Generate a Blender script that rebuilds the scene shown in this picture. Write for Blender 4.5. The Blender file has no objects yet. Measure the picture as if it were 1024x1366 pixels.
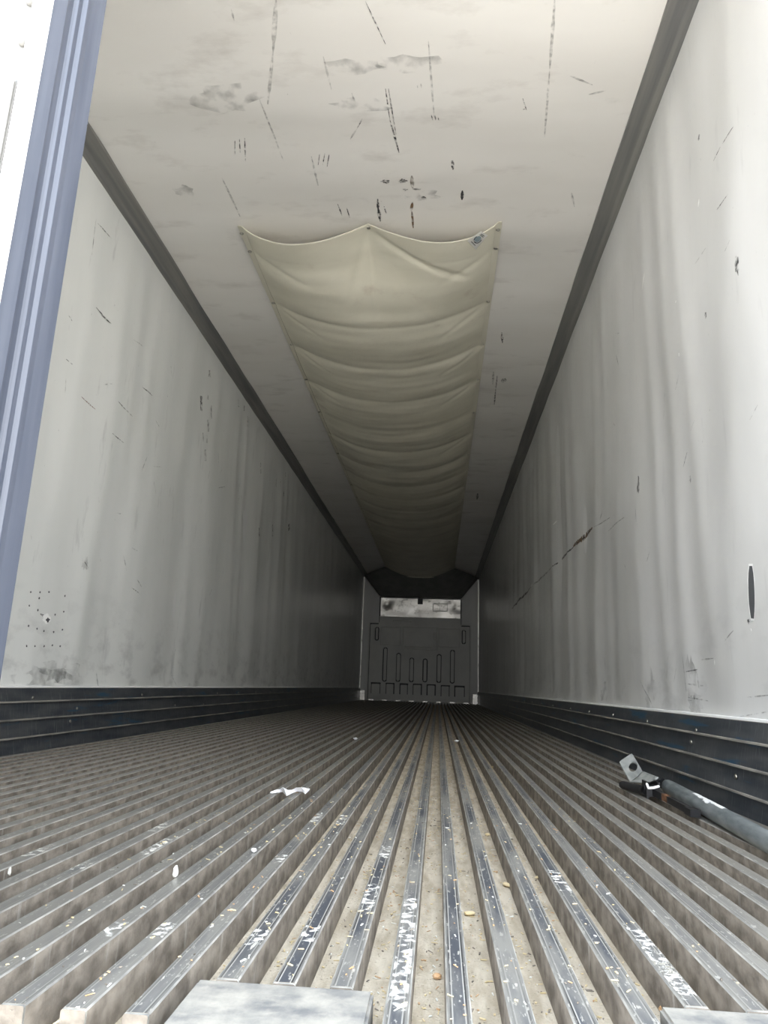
import bpy, bmesh, math, random
from mathutils import Vector, Matrix, noise
random.seed(7)
S = bpy.context.scene
COL = S.collection
# ------------------------------------------------------------------ camera
FPX = 956.52
PITCH, YAW, ROLL = 0.2376, -0.0814, 0.0361
CAM = Vector((0.4058, 0.0, 0.3027))
cp, sp, cy, sy = math.cos(PITCH), math.sin(PITCH), math.cos(YAW), math.sin(YAW)
FW = Vector((sy*cp, cy*cp, sp)); R0 = Vector((cy, -sy, 0)); U0 = R0.cross(FW)
RT = math.cos(ROLL)*R0 + math.sin(ROLL)*U0
UP = -math.sin(ROLL)*R0 + math.cos(ROLL)*U0
cam = bpy.data.cameras.new('camera'); camo = bpy.data.objects.new('camera', cam); COL.objects.link(camo)
cam.sensor_fit = 'VERTICAL'; cam.sensor_height = 24; cam.sensor_width = 24; cam.lens = FPX*24/1366
cam.clip_start = 0.02; cam.clip_end = 200
M = Matrix((RT, UP, -FW)).transposed().to_4x4(); M.translation = CAM
camo.matrix_world = M
S.camera = camo
# ------------------------------------------------------------------ light
world = bpy.data.worlds.new('world'); S.world = world; world.use_nodes = True
wn = world.node_tree.nodes; wl = world.node_tree.links
bg = wn['Background']
tc = wn.new('ShaderNodeTexCoord'); sx = wn.new('ShaderNodeSeparateXYZ'); wr = wn.new('ShaderNodeValToRGB')
wl.new(tc.outputs['Generated'], sx.inputs[0]); wl.new(sx.outputs['Z'], wr.inputs[0]); wl.new(wr.outputs[0], bg.inputs[0])
wr.color_ramp.elements[0].position = 0.0; wr.color_ramp.elements[0].color = (0.98, 0.98, 0.98, 1)
wr.color_ramp.elements[1].position = 1.0; wr.color_ramp.elements[1].color = (0.70, 0.82, 1.0, 1)
bg.inputs[1].default_value = 2.3
sun_d = bpy.data.lights.new('sun', 'SUN'); sun_d.energy = 9.0; sun_d.angle = math.radians(12); sun_d.color = (1, .95, .87)
sun_o = bpy.data.objects.new('sun', sun_d); COL.objects.link(sun_o)
sun_o.rotation_euler = Vector((.55, .10, .80)).to_track_quat('Z', 'Y').to_euler()
por = bpy.data.lights.new('doorway_portal', 'AREA'); por.shape = 'RECTANGLE'; por.size = 1.31; por.size_y = 2.66
po = bpy.data.objects.new('doorway_portal', por); COL.objects.link(po)
po.location = (0.595, 0.60, 1.32); po.rotation_euler = (math.radians(90), 0, 0)
por.cycles.is_portal = True
S.view_settings.view_transform = 'Standard'; S.view_settings.look = 'None'
S.view_settings.gamma = 1; S.view_settings.use_curve_mapping = False
S.view_settings.exposure = 1.85
S.cycles.max_bounces = 16; S.cycles.diffuse_bounces = 12; S.cycles.glossy_bounces = 6
S.cycles.use_denoising = True

# ------------------------------------------------------------------ sizes
HW, H, KZ, DF = 1.25, 2.652, 0.243, 15.57      # half width, ceiling height, kick plate height, front bulkhead distance
Y0 = 0.76
PITCHR, RW, RD = 0.0598, 0.0245, 0.040         # rib pitch, rib top width, rib depth

def P(u, v, ax, val):
    """the point of the plane (axis ax = val) seen at pixel u, v of the photograph"""
    d = FW + RT*(u-512)/FPX + UP*(683-v)/FPX
    t = (val-CAM[ax])/d[ax]
    return CAM + d*t

# ------------------------------------------------------------------ materials
def mat(name, col, rough=.5, metal=0, noise_amt=0, scale=(4, 4, 4), col2=None, bump=0, bscale=None, detail=4, lo=.35, hi=.65, spec=.5):
    m = bpy.data.materials.new(name); m.use_nodes = True
    nt = m.node_tree; b = nt.nodes['Principled BSDF']
    b.inputs['Base Color'].default_value = (*col, 1); b.inputs['Roughness'].default_value = rough
    b.inputs['Metallic'].default_value = metal; b.inputs['Specular IOR Level'].default_value = spec
    t = nt.nodes.new('ShaderNodeTexCoord')
    def nz(sc, det=detail):
        mp = nt.nodes.new('ShaderNodeMapping'); mp.inputs['Scale'].default_value = sc
        n = nt.nodes.new('ShaderNodeTexNoise'); n.inputs['Scale'].default_value = 1; n.inputs['Detail'].default_value = det
        nt.links.new(t.outputs['Object'], mp.inputs[0]); nt.links.new(mp.outputs[0], n.inputs['Vector'])
        return n
    if col2:
        n = nz(scale); r = nt.nodes.new('ShaderNodeValToRGB')
        r.color_ramp.elements[0].position = lo; r.color_ramp.elements[0].color = (*col, 1)
        r.color_ramp.elements[1].position = hi; r.color_ramp.elements[1].color = (*col2, 1)
        nt.links.new(n.outputs['Fac'], r.inputs[0]); nt.links.new(r.outputs[0], b.inputs['Base Color'])
    if bump:
        n2 = nz(bscale or scale); bp = nt.nodes.new('ShaderNodeBump'); bp.inputs['Strength'].default_value = 1; bp.inputs['Distance'].default_value = bump
        nt.links.new(n2.outputs['Fac'], bp.inputs['Height']); nt.links.new(bp.outputs[0], b.inputs['Normal'])
    m['_'] = 0
    return m

def layer(m, col, scale, lo, hi, detail=6, zmask=None, rough=None):
    """mix another colour over the material through a noise mask, optionally only below a height"""
    nt = m.node_tree; b = nt.nodes['Principled BSDF']
    t = nt.nodes.new('ShaderNodeTexCoord'); mp = nt.nodes.new('ShaderNodeMapping'); mp.inputs['Scale'].default_value = scale
    mp.inputs['Location'].default_value = (random.random()*9, random.random()*9, random.random()*9)
    n = nt.nodes.new('ShaderNodeTexNoise'); n.inputs['Scale'].default_value = 1; n.inputs['Detail'].default_value = detail
    n.inputs['Roughness'].default_value = .6
    nt.links.new(t.outputs['Object'], mp.inputs[0]); nt.links.new(mp.outputs[0], n.inputs['Vector'])
    mr = nt.nodes.new('ShaderNodeMapRange'); mr.inputs['From Min'].default_value = lo; mr.inputs['From Max'].default_value = hi
    nt.links.new(n.outputs['Fac'], mr.inputs['Value']); fac = mr.outputs[0]
    if zmask:
        s = nt.nodes.new('ShaderNodeSeparateXYZ'); nt.links.new(t.outputs['Object'], s.inputs[0])
        zr = nt.nodes.new('ShaderNodeMapRange'); zr.inputs['From Min'].default_value = zmask[1]; zr.inputs['From Max'].default_value = zmask[2]
        nt.links.new(s.outputs[zmask[0]], zr.inputs['Value'])
        mu = nt.nodes.new('ShaderNodeMath'); mu.operation = 'MULTIPLY'
        nt.links.new(fac, mu.inputs[0]); nt.links.new(zr.outputs[0], mu.inputs[1]); fac = mu.outputs[0]
    mx = nt.nodes.new('ShaderNodeMix'); mx.data_type = 'RGBA'
    ins = b.inputs['Base Color']
    if ins.is_linked: nt.links.new(ins.links[0].from_socket, mx.inputs[6])
    else: mx.inputs[6].default_value = ins.default_value
    mx.inputs[7].default_value = (*col, 1)
    nt.links.new(fac, mx.inputs[0]); nt.links.new(mx.outputs[2], ins)
    return m

def ragged(name, col, thr=.45, scale=120, rough=.7, soft=.12, amax=1.0):
    """paint, scuff or stain with broken edges"""
    m = bpy.data.materials.new(name); m.use_nodes = True; nt = m.node_tree; b = nt.nodes['Principled BSDF']
    b.inputs['Base Color'].default_value = (*col, 1); b.inputs['Roughness'].default_value = rough
    t = nt.nodes.new('ShaderNodeTexCoord'); n = nt.nodes.new('ShaderNodeTexNoise'); n.inputs['Scale'].default_value = scale; n.inputs['Detail'].default_value = 5
    nt.links.new(t.outputs['Object'], n.inputs['Vector'])
    mr = nt.nodes.new('ShaderNodeMapRange'); mr.inputs['From Min'].default_value = thr; mr.inputs['From Max'].default_value = thr+soft; mr.inputs['To Max'].default_value = amax
    nt.links.new(n.outputs['Fac'], mr.inputs['Value']); nt.links.new(mr.outputs[0], b.inputs['Alpha'])
    return m

def wallmat(name, a, b_, streak):
    m = mat(name, a, rough=.32, col2=b_, scale=streak, lo=.3, hi=.7, bump=.0012, bscale=(14, 14, 9), spec=.45)
    return m
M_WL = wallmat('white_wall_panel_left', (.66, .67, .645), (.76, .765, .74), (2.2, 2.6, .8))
layer(M_WL, (.34, .34, .33), (7, 5, 10), .50, .80, zmask=('Z', .75, .28))
layer(M_WL, (.46, .46, .45), (5, 11, 2.5), .62, .80)
layer(M_WL, (.25, .25, .25), (40, 70, 25), .70, .76)
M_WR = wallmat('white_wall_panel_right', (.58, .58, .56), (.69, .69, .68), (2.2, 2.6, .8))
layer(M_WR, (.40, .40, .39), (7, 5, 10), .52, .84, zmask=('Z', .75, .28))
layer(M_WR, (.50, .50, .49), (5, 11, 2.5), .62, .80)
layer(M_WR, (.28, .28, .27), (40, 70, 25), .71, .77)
M_CE = wallmat('white_ceiling_panel', (.70, .675, .635), (.78, .76, .725), (.7, 2.4, 2))
layer(M_CE, (.56, .53, .49), (3.0, 7, 3), .56, .80)
layer(M_CE, (.3, .29, .27), (60, 25, 60), .73, .80)
M_RAIL = mat('dark_cove_rail', (.13, .13, .13), rough=.40, col2=(.20, .195, .18), scale=(30, 1.2, 30), spec=.5)
M_KICK = mat('dark_kick_plate', (.045, .053, .064), rough=.34, metal=.35, col2=(.095, .10, .105), scale=(20, 5, 30), bump=.0006, bscale=(40, 12, 60))
layer(M_KICK, (.20, .21, .21), (60, 160, 14), .57, .72)
layer(M_KICK, (.03, .09, .15), (8, 2.2, 24), .60, .66)
M_KLIP = mat('worn_metal_edge', (.16, .155, .14), rough=.5, metal=.2, col2=(.36, .34, .30), scale=(40, 6, 40))
M_TOP = mat('worn_rib_top', (.10, .105, .115), rough=.42, metal=.45)
# rib tops: dark worn strip between light scored lines
def ribtop(m):
    nt = m.node_tree; b = nt.nodes['Principled BSDF']
    t = nt.nodes.new('ShaderNodeTexCoord'); s = nt.nodes.new('ShaderNodeSeparateXYZ'); nt.links.new(t.outputs['Object'], s.inputs[0])
    def math_(op, a, c):
        k = nt.nodes.new('ShaderNodeMath'); k.operation = op
        if isinstance(a, (int, float)): k.inputs[0].default_value = a
        else: nt.links.new(a, k.inputs[0])
        if c is not None:
            if isinstance(c, (int, float)): k.inputs[1].default_value = c
            else: nt.links.new(c, k.inputs[1])
        return k.outputs[0]
    f = math_('SUBTRACT', s.outputs['X'], 0.0252-RW+PITCHR*-40)
    f = math_('DIVIDE', f, PITCHR); f = math_('FRACT', f, None); f = math_('MULTIPLY', f, PITCHR/RW)
    r = nt.nodes.new('ShaderNodeValToRGB'); cr = r.color_ramp; cr.interpolation = 'LINEAR'
    dark = (.10, .108, .122, 1); mid = (.24, .235, .22, 1); lt = (.52, .51, .47, 1); lo = (.05, .05, .05, 1)
    pts = [(0, mid), (.12, mid), (.15, lo), (.20, lo), (.215, lt), (.255, lt), (.27, dark), (.71, dark), (.725, lt), (.765, lt), (.78, lo), (.83, lo), (.86, mid), (1, mid)]
    cr.elements[0].color = mid; cr.elements[1].color = mid
    for p_, c_ in pts[1:-1]:
        e = cr.elements.new(p_); e.color = c_
    nt.links.new(f, r.inputs[0]); nt.links.new(r.outputs[0], b.inputs['Base Color'])
    return m
ribtop(M_TOP)
layer(M_TOP, (.33, .32, .29), (22, 3.0, 22), .42, .64)
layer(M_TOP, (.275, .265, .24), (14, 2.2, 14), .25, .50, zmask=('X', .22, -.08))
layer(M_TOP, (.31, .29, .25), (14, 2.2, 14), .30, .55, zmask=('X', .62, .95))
layer(M_TOP, (.55, .53, .48), (230, 60, 230), .60, .66)
layer(M_TOP, (.70, .68, .62), (60, 11, 60), .69, .71)
M_SIDE = mat('dirty_rib_side', (.135, .115, .092), rough=.85, col2=(.29, .255, .21), scale=(45, 30, 45), bump=.001, bscale=(150, 150, 150))
layer(M_SIDE, (.38, .36, .32), (30, 50, 8), .60, .78)
M_TRO = mat('dusty_trough', (.43, .365, .265), rough=.92, col2=(.63, .56, .44), scale=(60, 14, 60), bump=.0025, bscale=(260, 260, 260))
layer(M_TRO, (.16, .13, .095), (200, 140, 200), .62, .70)
layer(M_TRO, (.62, .55, .38), (150, 90, 150), .64, .70)
M_BEV = mat('worn_bright_aluminium', (.30, .295, .275), rough=.5, metal=.5, col2=(.58, .57, .52), scale=(60, 20, 60))
M_PLATE = mat('dusty_sill_plate', (.13, .13, .127), rough=.8, metal=.1, col2=(.25, .24, .21), scale=(18, 40, 18), bump=.001, bscale=(90, 90, 90))
layer(M_PLATE, (.33, .31, .265), (30, 22, 30), .40, .70, detail=9)
M_CANVAS = mat('cream_vinyl_canvas', (.60, .57, .465), rough=.5, col2=(.66, .63, .52), scale=(3, 6, 3), bump=.0006, bscale=(30, 60, 30), spec=.35)
layer(M_CANVAS, (.50, .44, .36), (4, 5, 4), .62, .78)
M_HEM = mat('canvas_hem', (.62, .59, .49), rough=.55)
M_STEEL = mat('grommet_steel', (.45, .43, .38), rough=.3, metal=1)
M_DARKV = mat('dark_vinyl', (.14, .145, .135), rough=.5, col2=(.19, .19, .18), scale=(5, 5, 5))
M_PLAS = mat('grey_plastic', (.48, .48, .45), rough=.5, col2=(.56, .56, .52), scale=(3, 3, 3))
M_COLU = mat('pale_front_wall', (.56, .56, .54), rough=.5, col2=(.66, .66, .63), scale=(3, 3, 1))
M_ALU = mat('bright_aluminium', (.66, .64, .59), rough=.42, metal=1, col2=(.80, .78, .74), scale=(5, 5, 7), bump=.006, bscale=(4, 4, 5))
layer(M_ALU, (.30, .29, .26), (6, 6, 9), .55, .68)
M_BLACK = mat('black_rubber_and_slot_shade', (.012, .012, .013), rough=.5)
M_GALV = mat('galvanised_tube', (.26, .30, .31), rough=.42, metal=.7, col2=(.42, .46, .47), scale=(60, 14, 60), bump=.0004, bscale=(200, 200, 200))
M_FOOT = mat('galvanised_plate', (.34, .36, .345), rough=.5, metal=.55, col2=(.47, .48, .46), scale=(40, 40, 40))
M_JACK = mat('black_jack_steel', (.018, .018, .02), rough=.4, metal=.4)
M_RUST = mat('rusty_steel', (.10, .045, .02), rough=.8, col2=(.22, .10, .045), scale=(90, 90, 90))
M_WHITE = mat('white_paper', (.88, .88, .90), rough=.7)
M_RUB = mat('blue_grey_rubber', (.040, .047, .066), rough=.40, col2=(.062, .07, .092), scale=(60, 60, 3), spec=.55)
M_DOOR = mat('dull_door_skin', (.115, .112, .104), rough=.55, col2=(.095, .09, .082), scale=(20, 20, 6), lo=.5, hi=.7)
M_CONC = mat('pale_concrete', (.46, .44, .41), rough=.9, col2=(.56, .54, .50), scale=(2, 2, 2))
M_SHELL = mat('white_outer_shell', (.75, .75, .74), rough=.5)
M_SCUFF = ragged('black_scuff', (.06, .06, .06), thr=.36, scale=55, soft=.25, amax=.85)
M_FAINT = ragged('faint_grey_scuff', (.22, .215, .20), thr=.36, scale=40, soft=.3, amax=.5)
M_BROWN = ragged('brown_stain', (.20, .12, .06), thr=.30, scale=30, soft=.3, amax=.85)
M_RED = ragged('red_scratch', (.35, .12, .10), thr=.38, scale=90, soft=.2, amax=.8)
M_HOLE = mat('dark_torn_hole', (.07, .073, .078), rough=.8)
M_CHIP = mat('white_chipped_edge', (.90, .90, .88), rough=.6)
M_SMUDGE = ragged('grey_smudge', (.22, .22, .21), thr=.44, scale=14, soft=.35, amax=.5)
M_PAINT = ragged('white_paint_splash', (.78, .76, .70), thr=.485, scale=75, soft=.10, amax=.85)

# ------------------------------------------------------------------ helpers
def link(name, bm, mats, parent=None, smooth=False, kind=None):
    me = bpy.data.meshes.new(name); bm.to_mesh(me); bm.free()
    for m in (mats if isinstance(mats, (list, tuple)) else [mats]): me.materials.append(m)
    if smooth: me.polygons.foreach_set('use_smooth', [True]*len(me.polygons))
    o = bpy.data.objects.new(name, me); COL.objects.link(o)
    if parent: o.parent = parent; o.matrix_parent_inverse = parent.matrix_world.inverted()
    if kind: o['kind'] = kind
    return o
def empty(name, loc, label, cat, group=None):
    o = bpy.data.objects.new(name, None); COL.objects.link(o); o.location = loc
    o.matrix_world = Matrix.Translation(loc)
    o['label'] = label; o['category'] = cat
    if group: o['group'] = group
    return o
def tag(o, label, cat, group=None, kind=None):
    o['label'] = label; o['category'] = cat
    if group: o['group'] = group
    if kind: o['kind'] = kind
    return o
def box(bm, a, b, mi=0):
    x0, y0, z0 = a; x1, y1, z1 = b
    v = [bm.verts.new(p) for p in ((x0,y0,z0),(x1,y0,z0),(x1,y1,z0),(x0,y1,z0),(x0,y0,z1),(x1,y0,z1),(x1,y1,z1),(x0,y1,z1))]
    for f in ((0,3,2,1),(4,5,6,7),(0,1,5,4),(1,2,6,5),(2,3,7,6),(3,0,4,7)):
        bm.faces.new([v[i] for i in f]).material_index = mi
def tube(bm, pts, r, n=16, mi=0, cap=True, flat=1.0):
    pts = [Vector(p) for p in pts]; rings = []
    for i, p in enumerate(pts):
        d = (pts[min(i+1, len(pts)-1)]-pts[max(i-1, 0)]).normalized()
        a = d.cross(Vector((0, 0, 1)))
        if a.length < 1e-3: a = Vector((1, 0, 0))
        a.normalize(); b = a.cross(d).normalized()
        rr = r[i] if isinstance(r, (list, tuple)) else r
        rings.append([bm.verts.new(p+a*rr*math.cos(k*2*math.pi/n)+b*rr*flat*math.sin(k*2*math.pi/n)) for k in range(n)])
    for i in range(len(rings)-1):
        for k in range(n):
            bm.faces.new((rings[i][k], rings[i][(k+1) % n], rings[i+1][(k+1) % n], rings[i+1][k])).material_index = mi
    if cap:
        bm.faces.new(rings[0]).material_index = mi; bm.faces.new(rings[-1][::-1]).material_index = mi
def prism(bm, poly, axis, a, b, mi=0, mis=None):
    """extrude a closed 2D polygon along an axis ('y' poly is x,z; 'z' poly is x,y)"""
    def pt(p, t): return (p[0], t, p[1]) if axis == 'y' else (p[0], p[1], t)
    A = [bm.verts.new(pt(p, a)) for p in poly]; B = [bm.verts.new(pt(p, b)) for p in poly]
    n = len(poly)
    for i in range(n):
        f = bm.faces.new((A[i], A[(i+1) % n], B[(i+1) % n], B[i])); f.material_index = mis[i] if mis else mi
    bm.faces.new(A[::-1]).material_index = mi; bm.faces.new(B).material_index = mi
    bmesh.ops.recalc_face_normals(bm, faces=bm.faces)

# ------------------------------------------------------------------ setting: ground, floor
bm = bmesh.new(); box(bm, (-25, -25, -1.45), (25, 45, -1.35)); link('ground', bm, M_CONC, kind='structure')

def rib_start(xc):
    if xc < -.045: return Y0 + .005
    if xc < .165: return .735
    if xc < .345: return .826
    if xc < .63: return .58
    return .838
bm = bmesh.new()
ks = [k for k in range(-21, 21) if -1.216 < .0252+PITCHR*k-RW and .0252+PITCHR*k < 1.222]
YE = 15.60
edges = []
for k in ks:
    xr = .0252+PITCHR*k; xl = xr-RW; ys = rib_start((xl+xr)/2)
    edges.append((xl, xr, ys)); c = .0016
    prof = [(xl, -RD-.01), (xl, -c), (xl+c, 0), (xr-c, 0), (xr, -c), (xr, -RD-.01)]
    mi = [1, 3, 0, 3, 1, 1]
    prism(bm, prof, 'y', ys+.004, YE, mi=1, mis=mi)
    # bright worn end cap of the rib
    cap = [(xl+.0003, -RD-.01), (xl+.0003, -c), (xl+c, -.0003), (xr-c, -.0003), (xr-.0003, -c), (xr-.0003, -RD-.01)]
    prism(bm, cap, 'y', ys, ys+.004, mi=1, mis=[3, 3, 3, 3, 3, 3])
box(bm, (-HW, .50, -.16), (HW, YE, -RD), 2)
# white paint splashes lying on rib tops (thin skins of paint)
def splash(u0, v0, u1, v1):
    a = P(u0, v0, 2, 0); b = P(u1, v1, 2, 0)
    for xl, xr, ys in edges:
        for (p, q) in ((a, b),):
            pass
    return a, b
def top_patch(k, ya, yb, frac=(0.05, .95)):
    xr = .0252+PITCHR*k; xl = xr-RW
    x0 = xl+.0018+(RW-.0036)*frac[0]; x1 = xl+.0018+(RW-.0036)*frac[1]
    vs = [bm.verts.new(p) for p in ((x0, ya, .0006), (x1, ya, .0006), (x1, yb, .0006), (x0, yb, .0006))]
    bm.faces.new(vs).material_index = 4
def k_at(u, v):
    x = P(u, v, 2, 0).x
    return round((x-.0252+RW/2)/PITCHR)
for (u0, v0, u1, v1) in [(543, 1200, 536, 1350), (222, 1236, 200, 1252), (168, 1238, 150, 1250), (355, 1248, 345, 1262), (415, 1242, 405, 1256),
        (482, 1183, 490, 1215), (427, 1088, 420, 1098), (461, 1090, 455, 1100), (845, 1245, 895, 1300), (870, 1290, 920, 1335), (510, 1132, 500, 1145),
        (60, 1130, 20, 1142), (115, 1150, 90, 1160), (215, 1122, 180, 1140), (240, 1100, 220, 1110), (745, 1165, 770, 1190), (372, 1142, 366, 1150)]:
    k = k_at((u0+u1)/2, (v0+v1)/2); ya = P(u1, v1, 2, 0).y; yb = P(u0, v0, 2, 0).y
    top_patch(k, min(ya, yb), max(ya, yb)+.02)
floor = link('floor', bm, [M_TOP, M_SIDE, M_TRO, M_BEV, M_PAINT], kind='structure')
# flush sill plates let into the ribs at the rear edge
for (x0, x1, y1) in ((.163, .346, .823), (.632, 1.22, .835)):
    bm = bmesh.new(); box(bm, (x0, .55, -RD+.0005), (x1, y1, .0005))
    bmesh.ops.bevel(bm, geom=[e for e in bm.edges], offset=.003, segments=2, affect='EDGES')
    link('sill_plate', bm, M_PLATE, floor)
# rear sill of the trailer body below the floor
bm = bmesh.new(); box(bm, (-1.33, .44, -.42), (1.33, .62, -.165)); link('trim_1', bm, M_SHELL, kind='structure')

# ------------------------------------------------------------------ walls and ceiling with real waviness
def wave(y, z, s):
    near = 1.0
    a = noise.noise(Vector((y*2.4+s+.12*z, z*.30, s)))*.011
    b = (.5-abs(noise.noise(Vector((y*3.6+s*3+.1*z, z*.38, s)))))*.009-.003
    c = noise.noise(Vector((y*1.3, z*1.8+s, s*2)))*.006
    return (a+b+c)*near
def wall(name, side, s, m, marks):
    bm = bmesh.new(); z0, z1 = KZ-.03, H+.004
    ys = []; y = Y0
    while y < DF+.05: ys.append(y); y += .03+.0022*(y-Y0)
    ys.append(DF+.05)
    nz = 52; grid = []
    for y in ys:
        grid.append([bm.verts.new((side*(HW-min(.004, max(-.024, 1.7*wave(y, z0+(z1-z0)*j/nz, s)-.007))*min(1, j/2, (nz-j)/6)), y, z0+(z1-z0)*j/nz)) for j in range(nz+1)])
    for i in range(len(ys)-1):
        for j in range(nz):
            q = (grid[i][j], grid[i+1][j], grid[i+1][j+1], grid[i][j+1])
            f = bm.faces.new(q if side < 0 else q[::-1]); f.smooth = True
    # outer skin: gives the wall its thickness and keeps daylight out
    box(bm, (side*(HW+.02) if side > 0 else -1.34, Y0-.1 if side > 0 else Y0-.12, -.16), (1.34 if side > 0 else -(HW+.02), DF+.2, H+.09), 1)
    def on(y, z, off=.0014):
        j = min(1, max(0, (z-z0)/((z1-z0)/nz)/2), max(0, (z1-z)/((z1-z0)/nz)/6))
        return Vector((side*(HW-min(.004, max(-.024, 1.7*wave(y, z, s)-.007))*j-off), y, z))
    marks(bm, lambda u, v: P(u, v, 0, side*HW), on)
    return link(name, bm, [m, M_SHELL, M_SCUFF, M_FAINT, M_BROWN, M_RED, M_HOLE, M_CHIP, M_SMUDGE], kind='structure')
def ribbon(bm, A, B, w, mi, on, a, b, taper=True, jit=.25, off=.0014, cap=False):
    """stroke from A to B (3D, on the plane); on(a, b) puts plane coordinates back on the wavy surface"""
    L = (B-A).length; n = max(2, min(24, int(L/.02)))
    ax = [i for i in range(3) if i not in ()]
    d = (B-A).normalized(); prev = None
    ia, ib = a, b
    nrm = Vector((0, 0, 0)); nrm[3-ia-ib] = 1
    side = d.cross(nrm).normalized()
    for i in range(n+1):
        t = i/n; p = A.lerp(B, t); ww = w*(1+random.uniform(-jit, jit))*.5
        if taper: ww *= .25+.75*math.sin(math.pi*min(1, max(0, t*.94+.03)))
        elif cap: ww *= max(.12, math.sin(math.pi*t))**.35
        q0 = p+side*ww; q1 = p-side*ww
        pr = (bm.verts.new(on(q0[ia], q0[ib], off)), bm.verts.new(on(q1[ia], q1[ib], off)))
        if prev: bm.faces.new((prev[0], prev[1], pr[1], pr[0])).material_index = mi
        prev = pr
def blot(bm, c, ra, rb, mi, on, ia, ib, off=.0014, n=18, jit=.3):
    pts = []
    for k in range(n):
        t = k*2*math.pi/n; r = 1+random.uniform(-jit, jit)
        pts.append((c[ia]+ra*r*math.cos(t), c[ib]+rb*r*math.sin(t)))
    cen = bm.verts.new(on(c[ia], c[ib], off)); vs = [bm.verts.new(on(x, y, off)) for x, y in pts]
    for k in range(n): bm.faces.new((cen, vs[k], vs[(k+1) % n])).material_index = mi

def marks_left(bm, at, on):
    def st(u0, v0, u1, v1, px=1.3, mi=2):
        A, B = at(u0, v0), at(u1, v1); w = px*((A+B)/2-CAM).length/FPX*1.25
        ribbon(bm, A, B, w, mi, on, 1, 2)
    for a in [(136,420,149,432),(157,535,167,546),(167,546,177,556),(149,578,165,591),(191,516,205,528),(91,479,99,486),(209,561,213,569),
              (132,298,150,318),(129,410,147.5,431),(94,420,99,428),(131,896,132,915),(375/2.133,1082/2.133*0+784,398/2.133,793),(112,745,119,758)]: st(*a)
    for a in [(91,500,89,528),(178,453,192,462),(204,622,216,623),(290,651,300,649),(155,684,164,686),(176,731,183,735),(182,773,188,783),(43,712,44,720),(130,292,124,340),(232,900,236,914),(140,513,150,512)]: st(*a, px=1.2, mi=3)
    st(110, 529, 129, 546, 1.2, 5)
    for (u0, u1, v0, v1) in [(267,271.6,528,548),(280,283.6,541,558.5),(275,280,560,576),(270,272,577,589),(274.5,276.8,581,591),(271,275.6,599.5,615),(277.5,281.7,494,503),
                             (276,279,527,533),(316.6,320,533,543),(325,328,541,548),(329,333,555,569.5),(346.6,349.7,617,632),(369,371.5,638,650),(374,376,639,649),(380,382.5,630,640),(384,389,699,708),(364,366,700,716),(345,347,704,716),(377,380,655,662)]:
        A, B = at((u0+u1)/2, v0), at((u0+u1)/2, v1); w = (u1-u0)*(A-CAM).length/FPX*1.5
        ribbon(bm, A, B, max(w, .02), 2 if random.random() < .35 else 3, on, 1, 2, taper=False, jit=.1)
    # torn rivet hole with a bright bent edge, in a square of pin holes
    c = at(65, 825); blot(bm, c, .030, .022, 7, on, 1, 2, .0018); c2 = at(67, 827); blot(bm, c2, .014, .010, 6, on, 1, 2, .0026)
    st(57, 819, 64, 823, 2.4, 2)
    for (u, v) in [(44,790),(56,790),(69,790),(90,795),(42,808),(55,798),(53,814),(77,820),(88,816),(41,835),(52,839),(62,842),(75,843),(86,840),(38,862),(49,862),(62,862),(73,861),(83,862)]:
        blot(bm, at(u, v), .0055, .0045, 6, on, 1, 2)
    for (u, v, a, b) in [(84, 893, .16, .05), (60, 903, .22, .04), (115, 751, .03, .03)]:
        blot(bm, at(u, v), a, b, 8, on, 1, 2, .0011, n=26)
    for i in range(26):   # fine vertical scuffs further in
        y = random.uniform(3.4, 12); z = random.uniform(.5, 2.3); l = random.uniform(.03, .12)
        ribbon(bm, Vector((0, y, z)), Vector((0, y+random.uniform(-.06, .06), z-l)), random.uniform(.004, .010), 3, on, 1, 2)
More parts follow.
